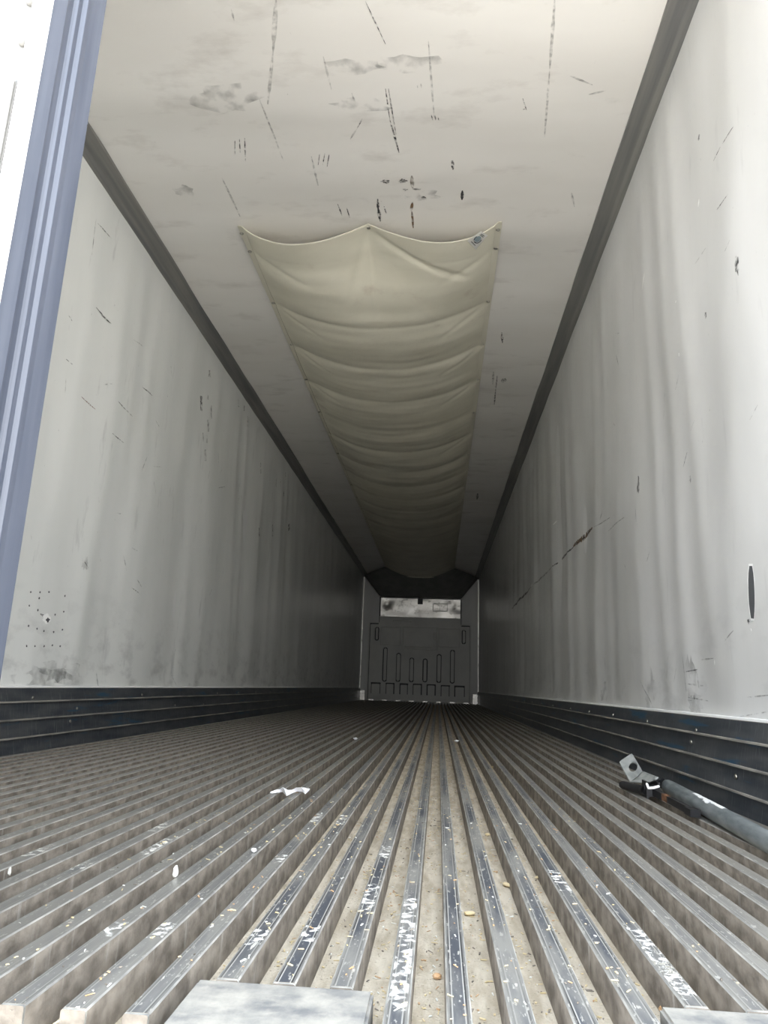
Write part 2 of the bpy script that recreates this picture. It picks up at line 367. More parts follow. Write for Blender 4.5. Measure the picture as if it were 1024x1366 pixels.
def marks_right(bm, at, on):
    def st(u0, v0, u1, v1, px=1.3, mi=2, **k):
        A, B = at(u0, v0), at(u1, v1); w = px*((A+B)/2-CAM).length/FPX*1.25
        ribbon(bm, A, B, w, mi, on, 1, 2, **k)
    for a in [(976,169,961,192),(958,196,948,215),(970,259,954,280),(914,603,909,623),(908,873,913,923),(925,894,927,918),(913,896,926,893)]: st(*a)
    for a in [(993,930,1024,927),(967,854,979,841),(809,708,833,690),(985,956,1040,946),(853,907,870,945),(833,752,836,760),(925,560,920,575),(940,330,925,352),(975,320,968,335),(884,520,880,560),(905,500,900,520),
              (745,640,742,655),(930,880,950,878),(915,930,940,935),(912,912,935,915),(1000,560,1010,540)]: st(*a, px=1.4, mi=3)
    for (u, v, a, b) in [(985,354,.012,.03),(849.5,646,.015,.035),(928,184,.01,.01),(940,421,.01,.01),(919,640,.008,.012)]: blot(bm, at(u, v), a, b, 2, on, 1, 2)
    # the long gash, brown at its upper end
    st(787, 704, 762, 729, 5.5, 4); st(785, 706, 764, 728, 1.8, 2); st(764, 728, 735, 756, 2.2, 2); st(735, 756, 708, 782, 1.8, 3); st(708, 782, 682, 812, 2.2, 2); st(712, 778, 700, 790, 2.0, 7); st(790, 703, 812, 690, 1.2, 3)
    # torn slot
    A, B = at(1001.5, 752), at(1002.5, 828)
    ribbon(bm, A, B, .046, 7, on, 1, 2, taper=False, jit=.15, off=.0016, cap=True)
    A, B = at(1002.0, 755), at(1003.0, 825)
    ribbon(bm, A, B, .037, 6, on, 1, 2, taper=False, jit=.06, off=.0026, cap=True)
    blot(bm, at(998, 829), .006, .006, 2, on, 1, 2, .003)
    for a in [(929,265,928,276,3),(857,364,854,386,3),(903,401,903,404,3),(906,471,907,475,3),(1000,838,1001,842,2),(951,880,951,887,3),(739,695,736,700,2)]: st(*a[:4], px=a[4], mi=7)
    for (u, v, a, b) in [(918,905,.045,.07),(925,938,.06,.03),(866,925,.07,.09),(805,925,.10,.05)]: blot(bm, at(u, v), a, b, 8, on, 1, 2, .0011, n=26)
    for i in range(26):
        y = random.uniform(2.6, 11); z = random.uniform(.4, 2.3); l = random.uniform(.03, .10)
        ribbon(bm, Vector((0, y, z)), Vector((0, y+random.uniform(-.08, .08), z-l)), random.uniform(.003, .007), 3, on, 1, 2)
wall_left = wall('wall_left', -1, 3.1, M_WL, marks_left)
wall_right = wall('wall_right', 1, 8.7, M_WR, marks_right)

# ceiling
def cwave(x, y):
    return noise.noise(Vector((x*.35, y*2.0, 5.5)))*.022 + noise.noise(Vector((x*.7, y*5, 1.5)))*.006
bm = bmesh.new(); ys = []; y = Y0
while y < DF+.05: ys.append(y); y += .035+.0025*(y-Y0)
ys.append(DF+.06); nx = 30; g = []
def cz(x, y): return H + max(-.003, min(.016, .006+cwave(x, y)*min(1, (HW-abs(x))*6)))
for y in ys: g.append([bm.verts.new((-HW-.01+(2*HW+.02)*i/nx, y, cz(-HW+2*HW*i/nx, y))) for i in range(nx+1)])
for j in range(len(ys)-1):
    for i in range(nx):
        bm.faces.new((g[j][i], g[j+1][i], g[j+1][i+1], g[j][i+1])).smooth = True
box(bm, (-1.34, Y0-.12, H+.03), (1.34, DF+.2, H+.10), 1)
onc = lambda x, y, off=.0014: Vector((x, y, cz(x, y)-off))
def cst(u0, v0, u1, v1, px=1.3, mi=2, **k):
    A, B = P(u0, v0, 2, H), P(u1, v1, 2, H); w = px*((A+B)/2-CAM).length/FPX*1.2
    ribbon(bm, A, B, w, mi, onc, 0, 1, **k)
for a in [(514,117,520,160),(518,117,528,180),(520,160,532,205,2.2),(487,4,514,59),(697,130,702,146),(702,144,697,145),(663,500,661,520),(661,520,659,541,1.6),(450,275,456,291),(462,280,466,293),(313,190,313,208),(319,187,320,206),(326,186,327,217),
          (426,207,424,222),(433,206,430,222),(439,206,436,224),(483,158,476,172),(575,152,577,160),(580,153,581,160),(584,155,585,160),(512,278,515,288),(669,443,670,457,2.4),(278,520,283,526)]: cst(*a)
for a in [(368,0,364,70,4),(364,70,357,138,3),(346,131,378,217,2),(431,75,442,118,2),(571,53,579,156,2),(740,0,733,90,3),(733,90,726,183,2),(476,172,467,187,2),(469,123,474,137,2),(556,110,557,116),(561,110,562,116),(415,210,424,250,2),(762,258,766,277,2),(296,240,320,292,2),(308,15,312,30,2),
          (658,495,657,512,2),(760,100,790,112,2),(808,120,785,125,2)]: cst(*a[:4], px=a[4] if len(a) > 4 else 1.3, mi=3)
for a in [(549,236,550,253,4.5),(550,272,548,284,3.5),(549,284,551,306,2.4)]: cst(*a[:4], px=a[4], mi=4, jit=.15)
for a in [(503.5,268,504,282,3.2),(504,280,507,298,3.4),(603,214,604,228,3.2),(616.5,256,616,269,4)]: cst(*a[:4], px=a[4], mi=2); cst(*a[:4], px=a[4]*.6, mi=2)
def cbl(u, v, a, b, mi): blot(bm, P(u, v, 2, H), a, b, mi, onc, 0, 1)
for a in [(514,244,.02,.012,2),(537,243,.02,.014,2),(540,255,.014,.008,2),(556,254,.02,.008,2),(565,266,.012,.012,2),(671,507,.02,.04,2),(545,84,.12,.04,8),(470,90,.12,.04,8),(480,140,.12,.04,8),(300,130,.14,.07,8),(560,262,.1,.04,8),(245,258,.05,.05,8)]: cbl(*a)
cst(624, 669, 644, 669, 2.2, 7); cst(637, 658, 636, 667, 2.4, 2)
ceiling = link('ceiling', bm, [M_CE, M_SHELL, M_SCUFF, M_FAINT, M_BROWN, M_RED, M_HOLE, M_CHIP, M_SMUDGE], kind='structure')

# cove rails where the walls meet the ceiling
for i, s in enumerate((-1, 1)):
    bm = bmesh.new()
    x = lambda d: s*(HW-d)
    poly = [(x(.087), H+.012), (x(.085), H-.0035), (x(.078), H-.005), (x(.040), H-.021), (x(.026), H-.026), (x(.012), H-.040), (x(.0), H-.046), (x(-.01), H-.046), (x(-.01), H+.012)]
    prism(bm, poly, 'y', Y0+.01, DF, 0)
    link('trim_%d' % (i+2), bm, M_RAIL, kind='structure')

# kick plates: overlapping ribbed metal strips, with screws
SCR_L = [P(u, v, 0, -1.235) for u, v in [(42,931),(188,927),(232,941),(270,940),(302,939),(101,945),(92,962)]]
SCR_R = [P(u, v, 0, 1.235) for u, v in [(762,946),(787,949.6),(819,954),(865,962.5),(931,975),(924,990),(984,1036)]]
for s, nm, scr in ((-1, 'baseboard_left', SCR_L), (1, 'baseboard_right', SCR_R)):
    bm = bmesh.new(); zs = [KZ, .188, .120, .051, -.0145, -.045]
    poly = [(s*(HW+.005), KZ+.002), (s*1.2405, KZ+.002), (s*1.238, KZ)]; mis = [1, 1]
    for i in range(1, 5):
        poly += [(s*1.227, zs[i]+.0065), (s*1.2230, zs[i]+.0045), (s*1.2230, zs[i]), (s*1.236, zs[i]-.002)]
        mis += [0, 1, 1, 0]
    poly += [(s*1.228, -.05), (s*(HW+.005), -.05)]
    mis += [0, 0, 0, 0]; mis = (mis+[0]*len(poly))[:len(poly)]
    prism(bm, poly, 'y', Y0+.01, DF+.02, 0, mis)
    kb = link(nm, bm, [M_KICK, M_KLIP], kind='structure')
    ylist = [(p.y, p.z) for p in scr]+[(5.4+.58*i, .205) for i in range(10)]
    for (yy, zz) in ylist:
        b2 = bmesh.new(); bmesh.ops.create_uvsphere(b2, u_segments=12, v_segments=6, radius=.0075)
        for v in b2.verts: v.co = Vector((v.co.x*.55+s*1.229, v.co.y+yy, v.co.z+zz))
        so = link('screw', b2, M_STEEL, kb, smooth=True)
    # bead of sealant and torn panel edge along the top
    bm = bmesh.new(); prev = None
    for i in range(160):
        yy = Y0+.02+i*.092; w = .003+.003*noise.noise(Vector((yy*7, s, 0)))+.001
        pr = [bm.verts.new((s*(HW-.0125), yy, KZ+.002)), bm.verts.new((s*(HW-.0125), yy, KZ+.004+w)), bm.verts.new((s*(HW+.002), yy, KZ+.006+w)), bm.verts.new((s*(HW+.002), yy, KZ+.001))]
        if prev:
            for a_ in range(4): bm.faces.new((prev[a_], prev[(a_+1) % 4], pr[(a_+1) % 4], pr[a_]))
        prev = pr
    bmesh.ops.recalc_face_normals(bm, faces=bm.faces)
    link('sealant_bead', bm, M_CHIP, kb)
# bright corner strips at the front end
for i, s in enumerate((-1, 1)):
    bm = bmesh.new(); box(bm, (s*HW-.012 if s > 0 else -HW-.002, DF-.012, KZ), (s*HW+.002 if s > 0 else -HW+.012, DF+.03, 2.60))
    link('trim_%d' % (i+4), bm, M_ALU, kind='structure')

# ------------------------------------------------------------------ front wall, bulkhead
bm = bmesh.new(); box(bm, (-1.34, DF+.04, -.16), (1.34, DF+.2, H+.03))
wf = link('wall_front', bm, M_COLU, kind='structure')
for s in (-1, 1):
    bm = bmesh.new()
    x0, x1 = sorted((s*1.13, s*1.245)); box(bm, (x0, DF-.02, -.03), (x1, DF+.042, .20))
    bmesh.ops.bevel(bm, geom=list(bm.edges), offset=.004, segments=1, affect='EDGES')
    link('corner_plate', bm, M_ALU, wf)
bk = empty('front_bulkhead', (0, DF, 0), 'grey moulded plastic air return bulkhead with long vertical slots on the far end wall', 'bulkhead')
def seg(px, pz, ax, az, bx, bz):
    dx, dz = bx-ax, bz-az; L = dx*dx+dz*dz
    t = max(0, min(1, ((px-ax)*dx+(pz-az)*dz)/L)) if L else 0
    return math.hypot(px-ax-t*dx, pz-az-t*dz)
BX = lambda cx_: P(480+cx_/6.02, 880, 1, DF).x
BZ = lambda cx_, cy_: P(480+cx_/6.02, 780+cy_/6.02, 1, DF).z
loops = []   # centre line x, z0, z1, half width
for cx_, ct, cb in [(203,512,780),(310,556,782),(416,594,785),(524,602,785),(635,566,790),(742,532,795)]:
    loops.append((BX(cx_), BZ(cx_, cb), BZ(cx_, ct), .042))
for cx_, ct, cb in [(130,348,450),(831,372,480)]: loops.append((BX(cx_), BZ(cx_, cb), BZ(cx_, ct), .035))
arches = []
for a, b, ct in [(100,170,795),(218,280,798),(328,388,803),(433,498,805),(543,608,810),(655,720,817),(763,838,822)]:
    arches.append((BX(a), BX(b), BZ((a+b)/2, ct), BZ((a+b)/2, ct+80)))
frames = [(BX(165), BX(322), BZ(240, 490), BZ(240, 348)), (BX(345), BX(618), BZ(480, 525), BZ(480, 350)), (BX(632), BX(800), BZ(716, 505), BZ(716, 362))]
def depth(x, z):
    d = 0.0
    for cx_, z0, z1, hw in loops:
        q = abs(seg(x, z, cx_, z0+hw, cx_, z1-hw)-hw)
        if q < .014: d = max(d, .06)
    for a, b, zt, zb in arches:
        q = min(seg(x, z, a, zt, b, zt)-.004, seg(x, z, a, zt, a, zb), seg(x, z, b, zt, b, zb))
        if q < .014: d = max(d, .06)
    for a, b, z0, z1 in frames:
        q = min(seg(x, z, a, z0, b, z0), seg(x, z, a, z1, b, z1), seg(x, z, a, z0, a, z1), seg(x, z, b, z0, b, z1))
        if q < .007: d = max(d, .008)
    for s in (-1, 1):
        q = abs(abs(x)-1.065)
        if q < .011 and z < 1.60: d = max(d, .045)
        if .88 < abs(x) < 1.07 and abs(z-1.585) < .014: d = max(d, .045)
    if abs(x+.02) < .28 and abs(z-1.12) < .008: d = max(d, .02)     # moulded ledge
    if abs(x-.33) < .02 and 1.28 < z < 1.42: d = max(d, .02)        # small notch
    if abs(x+.38) < .2 and abs(z-1.655) < .012: d = max(d, .015)
    return d
bm = bmesh.new(); st_ = .0085
nxb = int(2.2/st_); nzb = int(1.745/st_); gg = {}; dd = {}
for i in range(nxb+1):
    for j in range(nzb+1):
        x_ = -1.1+i*st_; z_ = .0+j*st_
        if z_ > 1.62 and abs(x_) > .875: continue
        gg[i, j] = bm.verts.new((x_, DF-.066+(0 if depth(x_, z_) > .03 else depth(x_, z_)), z_+.012)); dd[i, j] = depth(x_, z_)
for i in range(nxb):
    for j in range(nzb):
        q = [(i, j), (i+1, j), (i+1, j+1), (i, j+1)]
        if all(k in gg for k in q) and not sum(dd[k] > .03 for k in q) > 2: bm.faces.new([gg[k] for k in q])
for v in [v for v in bm.verts if not v.link_faces]: bm.verts.remove(v)
# sides of the moulding
bd = [e for e in bm.edges if e.is_boundary]
r = bmesh.ops.extrude_edge_only(bm, edges=bd)
for v in [v for v in r['geom'] if isinstance(v, bmesh.types.BMVert)]: v.co.y = DF+.038
bmesh.ops.recalc_face_normals(bm, faces=bm.faces)
link('moulded_panel', bm, M_PLAS, bk)
b2 = bmesh.new(); box(b2, (-1.09, DF-.022, .03), (1.09, DF-.015, 1.62)); link('slot_shade_sheet', b2, M_BLACK, bk)  # added sheet; its black colour stands in for shade inside the slots
for i in range(8):   # bright feet under the moulding
    xx = -.99+.283*i; bm = bmesh.new(); box(bm, (xx-.05, DF-.080, 0.0005), (xx+.05, DF-.03, .020)); link('foot', bm, M_ALU, bk)
bm = bmesh.new()
nx_, nz_ = 60, 16; g = []
for i in range(nx_+1):
    g.append([])
    for j in range(nz_+1):
        x_ = -.86+1.72*i/nx_; z_ = 1.755+.415*j/nz_
        dy = noise.noise(Vector((x_*4, z_*5, 2)))*.010+noise.noise(Vector((x_*11, z_*12, 7)))*.003
        dy += .03*math.exp(-((x_+.72)**2+(z_-2.02)**2)/.006)+.02*math.exp(-((x_-.80)**2+(z_-1.95)**2)/.01)
        g[-1].append(bm.verts.new((x_, DF-.02+dy, z_)))
for i in range(nx_):
    for j in range(nz_): bm.faces.new((g[i][j], g[i+1][j], g[i+1][j+1], g[i][j+1])).smooth = True
ap = link('aluminium_panel', bm, M_ALU, bk); ap['label'] = 'dented bright aluminium panel above the plastic moulding'
bm = bmesh.new()
for (a, b, c, d) in [(BX(580), BX(695), BZ(640, 158), BZ(640, 152)), (BX(580), BX(695), BZ(640, 216), BZ(640, 210)), (BX(578), BX(583), BZ(580, 216), BZ(580, 155)), (BX(692), BX(697), BZ(695, 216), BZ(695, 155)), (BX(632), BX(636), BZ(634, 216), BZ(634, 155))]:
    box(bm, (min(a, b), DF-.034, min(c, d)), (max(a, b), DF-.028, max(c, d)))
link('access_cover', bm, M_PLAS, ap)
bm = bmesh.new(); box(bm, (-.06, DF-.06, 2.04), (.05, DF-.012, 2.165)); link('black_bracket', bm, M_BLACK, bk)
bm = bmesh.new(); box(bm, (-.885, DF-.03, 1.60), (-.862, DF+.03, 2.18)); box(bm, (.862, DF-.03, 1.60), (.885, DF+.03, 2.18)); box(bm, (-.885, DF-.03, 2.16), (.885, DF+.03, 2.172))
link('panel_surround', bm, M_BLACK, bk)

# ------------------------------------------------------------------ closed left door
door = bpy.data.objects.new('door_1', None); COL.objects.link(door); door['kind'] = 'structure'
bm = bmesh.new(); box(bm, (-1.25, .648, -.03), (-.072, .756, H-.005)); link('door_panel', bm, M_DOOR, door)
bm = bmesh.new(); box(bm, (-.079, .640, -.03), (-.0605, .650, H-.005)); box(bm, (-.0805, .6425, -.03), (-.078, .650, H-.005)); link('edge_strip', bm, M_SHELL, door)
bm = bmesh.new()
pr = [(-.073, .648), (-.0640, .648), (-.0580, .672), (-.0585, .676), (-.062, .6785), (-.065, .681), (-.0655, .694), (-.0640, .6965), (-.0617, .6985), (-.0615, .7003), (-.0640, .7025), (-.0645, .711), (-.0630, .7130), (-.0602, .7150), (-.0600, .7175), (-.0628, .7208), (-.0632, .730), (-.0615, .744), (-.0605, .7555), (-.065, .762), (-.09, .766), (-.11, .762), (-.11, .7565), (-.073, .7565)]
prism(bm, pr, 'z', -.03, H-.006); seal = link('door_seal', bm, M_RUB, door, smooth=False)
seal['label'] = 'ribbed blue grey rubber seal'
for zc in [.956+.0585*i for i in range(-15, 22)]:
    bm = bmesh.new(); bmesh.ops.create_uvsphere(bm, u_segments=14, v_segments=8, radius=.0062)
    for v in bm.verts: v.co = Vector((v.co.x-.0865, v.co.y*.6+.6475, v.co.z+zc))
    link('rivet', bm, M_DOOR, door, smooth=True)
bm = bmesh.new(); box(bm, (-.40, .640, .70), (-.0815, .649, .955)); bmesh.ops.bevel(bm, geom=list(bm.edges), offset=.002, segments=2, affect='EDGES')
link('hinge_plate', bm, M_DOOR, door)

# ------------------------------------------------------------------ canvas air chute
TX, TY0, TY1 = .692, 3.27, 14.6
ROWS = [3.27, 3.46, 4.04, 4.62, 5.20, 5.85, 6.45, 7.05, 7.65, 8.25, 8.85, 9.45, 10.05, 10.65, 11.25, 11.85, 12.45, 13.05, 13.65, 14.25]
def ss(t): t = max(0, min(1, t)); return t*t*(3-2*t)
STR = {4.62: 1.5, 6.45: 1.4, 5.85: .25, 3.46: .4, 7.65: 1.2, 4.04: 1.0, 5.2: .8}
def tarp_z(x, y):
    u = x/TX; au = min(1, abs(u))
    front = .098*max(0, math.sin(math.pi*min(1, au/.97)**1.3))**.7
    belly = (.205 if y < 7 else .205-.045*ss((y-7)/5))*(1-au**2.3)
    t = ss((y-TY0)/.85)
    s = front*(1-t)+belly*t
    # cloth is pulled up at every row of eyelets: crisp cusps across the belly
    for i in range(len(ROWS)-1):
        if ROWS[i] <= y <= ROWS[i+1]:
            a, b = ROWS[i], ROWS[i+1]; w = (b-a)
            da, db = (y-a), (b-y)
            sa, sb = STR.get(a, .9), STR.get(b, .9)
            amp = .038*w*ss((y-TY0)/.35)
            s -= amp*.9*(sa*math.exp(-da/.05)+sb*math.exp(-db/.07))*(.35+.65*au)*(1-au**14)
            s += .012*w*math.sin(math.pi*da/w)*(1-.2*au)*(1-au**10)
    # wrinkles
    k = (1-au**6)
    s += k*ss((y-TY0)/.3)*(noise.noise(Vector((x*1.1, y*5.5, 3)))*.010+noise.noise(Vector((x*3+y, y*14, 9)))*.0035+noise.noise(Vector((x*5, y*4, 6)))*.004)
    # star folds from the front middle eyelet
    for (dx, dy, am) in [(.56, .36, .013), (.45, .9, .003), (-.15, .5, .006)]:
        L = math.hypot(dx, dy); ex, ey = dx/L, dy/L
        al = x*ex+(y-3.3)*ey; pe = -x*ey+(y-3.3)*ex
        if 0 < al < L: s -= am*math.exp(-(pe/.022)**2)*math.sin(math.pi*al/L)**.6
    for sx in (-1, 1):
        for yr in (3.46, 4.04, 4.62, 5.20, 6.45):
            X = TX*sx; dx, dy = -sx*.32, .20; L = math.hypot(dx, dy); ex, ey = dx/L, dy/L
            al = (x-X)*ex+(y-yr)*ey; pe = -(x-X)*ey+(y-yr)*ex
            if 0 < al < L: s -= .006*math.exp(-(pe/.016)**2)*math.sin(math.pi*al/L)**.7
    return H-.004-max(s, -.001)*1.0
chute = empty('air_chute', (0, TY0, H), 'long cream canvas air duct hung from the ceiling by rows of eyelets', 'canvas duct')
bm = bmesh.new(); nx = 96; ys = []; y = TY0
while y < TY1: ys.append(y); y += .014+.0022*(y-TY0)
ys.append(TY1); g = []
for y in ys:
    row = []
    for i in range(nx+1):
        x = -TX+2*TX*i/nx; yy = y
        if y < TY0+.25:   # front hem swings back between the three eyelets
            yy = y+.03*math.sin(math.pi*abs(x/TX))*(1-(y-TY0)/.25)
        row.append(bm.verts.new((x, yy, tarp_z(x, y))))
    g.append(row)
for j in range(len(ys)-1):
    for i in range(nx): bm.faces.new((g[j][i], g[j+1][i], g[j+1][i+1], g[j][i+1])).smooth = True
cv = link('canvas', bm, M_CANVAS, chute)
md = cv.modifiers.new('t', 'SOLIDIFY'); md.thickness = .0012; md.offset = 1
# side hems and front hem
for s in (-1, 1):
    bm = bmesh.new(); prev = None
    for y in ys:
        ps = [(s*(TX+.004), y, H-.0045), (s*(TX+.004), y, H-.0075), (s*(TX-.030), y, tarp_z(s*(TX-.030), y)-.0035), (s*(TX-.030), y, tarp_z(s*(TX-.030), y)-.001)]
        pr = [bm.verts.new(p) for p in ps]
        if prev:
            for a in range(4): bm.faces.new((prev[a], prev[(a+1) % 4], pr[(a+1) % 4], pr[a]))
        prev = pr
    bmesh.ops.recalc_face_normals(bm, faces=bm.faces); link('side_hem', bm, M_HEM, chute)
bm = bmesh.new(); pts = []
for i in range(nx+1):
    x = -TX+2*TX*i/nx; pts.append((x, TY0+.03*math.sin(math.pi*abs(x/TX)), tarp_z(x, TY0)-.0005))
tube(bm, pts, .0026, n=8); link('front_hem', bm, M_HEM, chute, smooth=True)
bm = bmesh.new(); pts = [(-TX+2*TX*i/nx, TY1, tarp_z(-TX+2*TX*i/nx, TY1)-.004) for i in range(nx+1)]
tube(bm, pts, .012, n=8); link('end_hem', bm, M_HEM, chute, smooth=True)
gb = bmesh.new()
n1, n2 = 18, 6; rr = []
for i in range(n1):
    a = i*2*math.pi/n1
    rr.append([gb.verts.new(((.0085+.0030*math.cos(b*2*math.pi/n2))*math.cos(a), (.0085+.0030*math.cos(b*2*math.pi/n2))*math.sin(a), .0022*math.sin(b*2*math.pi/n2))) for b in range(n2)])
for i in range(n1):
    for b in range(n2): gb.faces.new((rr[i][b], rr[(i+1) % n1][b], rr[(i+1) % n1][(b+1) % n2], rr[i][(b+1) % n2]))
ge = link('eyelet', gb, M_STEEL, chute, smooth=True)
sc_ = bmesh.new(); bmesh.ops.create_uvsphere(sc_, u_segments=10, v_segments=6, radius=.0055)
for v in sc_.verts: v.co.z *= .6
ge_s = link('screw_head', sc_, M_ALU, ge, smooth=True)
spots = [(0, TY0+.028)]+[(s*(TX-.016), max(y_, TY0+.022)) for s in (-1, 1) for y_ in ROWS]
first = True
for (x, y) in spots:
    if first: e = ge; ch = ge_s
    else:
        e = ge.copy(); COL.objects.link(e); e.parent = chute; e.matrix_parent_inverse = ge.matrix_parent_inverse.copy()
        ch = ge_s.copy(); COL.objects.link(ch); ch.parent = e; ch.matrix_parent_inverse = ge_s.matrix_parent_inverse.copy()
    e.location = (x, y, min(H-.0075, tarp_z(x*.955, y)-.0035)-.003 if x else tarp_z(0, y)-.004)
    ch.location = (0, 0, .001)
    first = False
# sewn label
def on_tarp(u, v, off):
    z = H-.05
    for _ in range(12):
        p = P(u, v, 2, z); z = tarp_z(p.x, p.y)-off
    return Vector((p.x, p.y, z))
c4 = [on_tarp(u, v, .006) for u, v in [(641.3,307.5),(650.5,314),(634.3,333),(623.2,321.3)]]
c4[0].z -= .003
def onlab(a, b, off): 
    p = (c4[3]*(1-a)+c4[2]*a)*(1-b)+(c4[0]*(1-a)+c4[1]*a)*b
    return p+Vector((0, 0, -off))
bm = bmesh.new()
gl = [[bm.verts.new(onlab(i/8, j/8, .0)) for j in range(9)] for i in range(9)]
for i in range(8):
    for j in range(8): bm.faces.new((gl[i][j], gl[i+1][j], gl[i+1][j+1], gl[i][j+1]))
bmesh.ops.solidify(bm, geom=list(bm.faces), thickness=.0008)
bmesh.ops.recalc_face_normals(bm, faces=bm.faces)
lab = link('label_patch', bm, M_CHIP, chute); lab['label'] = 'white sewn label with a round blue grey emblem'
M_EMB = mat('emblem_blue_grey', (.30, .38, .42), rough=.6); M_INK = mat('label_ink', (.03, .04, .06), rough=.6)
bm = bmesh.new(); cen = bm.verts.new(onlab(.45, .52, .0020)); rg = [bm.verts.new(onlab(.45+.26*math.cos(t*math.pi/12), .52+.20*math.sin(t*math.pi/12), .0020)) for t in range(24)]
for i in range(24): bm.faces.new((cen, rg[i], rg[(i+1) % 24]))
link('emblem', bm, M_EMB, lab)
bm = bmesh.new()
for (t0, t1) in ((-5, 4), (13, 18)):
    for t in range(t0, t1):
        q = []
        for (tt, r_) in ((t, .27), (t+1, .27), (t+1, .34), (t, .34)):
            q.append(bm.verts.new(onlab(.47+r_*math.cos(tt*math.pi/12-.6), .52+r_*.8*math.sin(tt*math.pi/12-.6), .0028)))
        bm.faces.new(q)
for b in (.14, .86, .78):
    q = [bm.verts.new(onlab(a, bb, .0028)) for a, bb in ((.2, b), (.72, b), (.72, b+.035), (.2, b+.035))]; bm.faces.new(q)
link('emblem_ring', bm, M_INK, lab)
# dark flared flap closing the end of the duct
bm = bmesh.new(); N = 24; M2 = 14; g = []
for i in range(N+1):
    u = -1+2*i/N; row = []
    for j in range(M2+1):
        t = j/M2
        ytop = 14.42+1.0*ss((abs(u)-.35)/.65)*1.0; xt = u*(.72+.525*ss((abs(u)-.3)/.7)) if abs(u) > .0 else 0
        xt = u*1.245; ytop = 14.30 if abs(xt) < .70 else 14.30+(abs(xt)-.70)/.545*1.20
        top = Vector((xt, ytop, H-.008)); bot = Vector((u*.875, DF-.075, 2.180))
        p = top.lerp(bot, t); p.z -= .05*math.sin(math.pi*t)*(1-u*u) ; row.append(bm.verts.new(p))
    g.append(row)
for i in range(N):
    for j in range(M2): bm.faces.new((g[i][j], g[i+1][j], g[i+1][j+1], g[i][j+1])).smooth = True
fl = link('end_flap', bm, M_DARKV, chute); fl['label'] = 'dark flared flap at the far end'
md = fl.modifiers.new('t', 'SOLIDIFY'); md.thickness = .002
for (u, v) in ((506.5, 795.5), (615.5, 799)):
    p = P(u, v, 1, DF-.085); bm = bmesh.new(); bmesh.ops.create_uvsphere(bm, u_segments=12, v_segments=8, radius=.016)
    for w in bm.verts: w.co += p
    link('flap_bolt', bm, M_ALU, chute, smooth=True)

# ------------------------------------------------------------------ load bar on the floor by the right wall
A0 = Vector((1.079, 1.628, .0225)); A1 = Vector((1.143, 2.50, .0225)); dv = (A1-A0).normalized()
bar = empty('load_bar', (A1.x, A1.y, 0), 'galvanised steel cargo load bar with black ratchet lying on the ribbed floor by right wall', 'load bar')
bm = bmesh.new(); R_ = .0215
p0 = A0-dv*1.15
tube(bm, [p0, A0, A1-dv*.05, A1-dv*.012, A1], [R_, R_, R_, R_*.97, R_*.8], n=24)
link('tube', bm, M_GALV, bar, smooth=True)
# white sticker remnant along the tube
lx = dv.cross(Vector((0, 0, 1))).normalized()   # to the right of the bar
def bp(t, a, r=R_+.0008):
    return A1-dv*t+(-lx*math.cos(a)+Vector((0, 0, 1))*math.sin(a))*r
def stick(bm, t0, t1, lo, hi, n=12):
    prev = None
    for i in range(n+1):
        f_ = i/n; t = t0+(t1-t0)*f_; ja = random.uniform(-.16, .16); jb = random.uniform(-.2, .2)
        e = math.sin(math.pi*min(1, .15+f_*.8))
        pr = [bm.verts.new(bp(t, lo+(hi-lo)*q+(ja if q == 0 else jb if q == 1 else 0)*e)) for q in (0, .33, .66, 1)]
        if prev:
            for k in range(3): bm.faces.new((prev[k], prev[k+1], pr[k+1], pr[k]))
        prev = pr
bm = bmesh.new(); stick(bm, .33, .60, 1.25, 1.9, 16); stick(bm, .45, .50, .95, 1.3, 4)
s_ = link('sticker_remnant', bm, M_CHIP, bar); s_['label'] = 'torn white sticker remnant on the tube'
# foot plate: bent plate with an oval hole, on the inner tube end
C_ = [P(825.5, 1016, 1, 2.60), P(842.5, 1004.5, 1, 2.64), P(857, 1029, 1, 2.60), P(840.5, 1043, 1, 2.53)]
def plate_pt(a, b, off=0):
    p = (C_[0]*(1-a)+C_[1]*a)*(1-b)+(C_[3]*(1-a)+C_[2]*a)*b
    n = (C_[1]-C_[0]).cross(C_[3]-C_[0]).normalized()
    return p+n*off
bm = bmesh.new()
def ring(off, inner):
    out = []
    for k in range(32):
        t = k*2*math.pi/32; ca, sa = math.cos(t), math.sin(t)
        if inner: out.append(bm.verts.new(plate_pt(.62+.30*ca, .56+.20*sa, off)))
        else:
            m_ = max(abs(ca), abs(sa)); e = .5/m_; r_ = min(e, .68)
            out.append(bm.verts.new(plate_pt(.5+ca*r_, .5+sa*r_, off)))
    return out
o1, i1, o2, i2 = ring(0, False), ring(0, True), ring(.005, False), ring(.005, True)
for k in range(32):
    l = (k+1) % 32
    bm.faces.new((o1[k], o1[l], i1[l], i1[k])); bm.faces.new((o2[k], i2[k], i2[l], o2[l]))
    bm.faces.new((o1[k], o2[k], o2[l], o1[l])); bm.faces.new((i1[k], i1[l], i2[l], i2[k]))
bmesh.ops.recalc_face_normals(bm, faces=bm.faces)
link('foot_plate', bm, M_FOOT, bar)
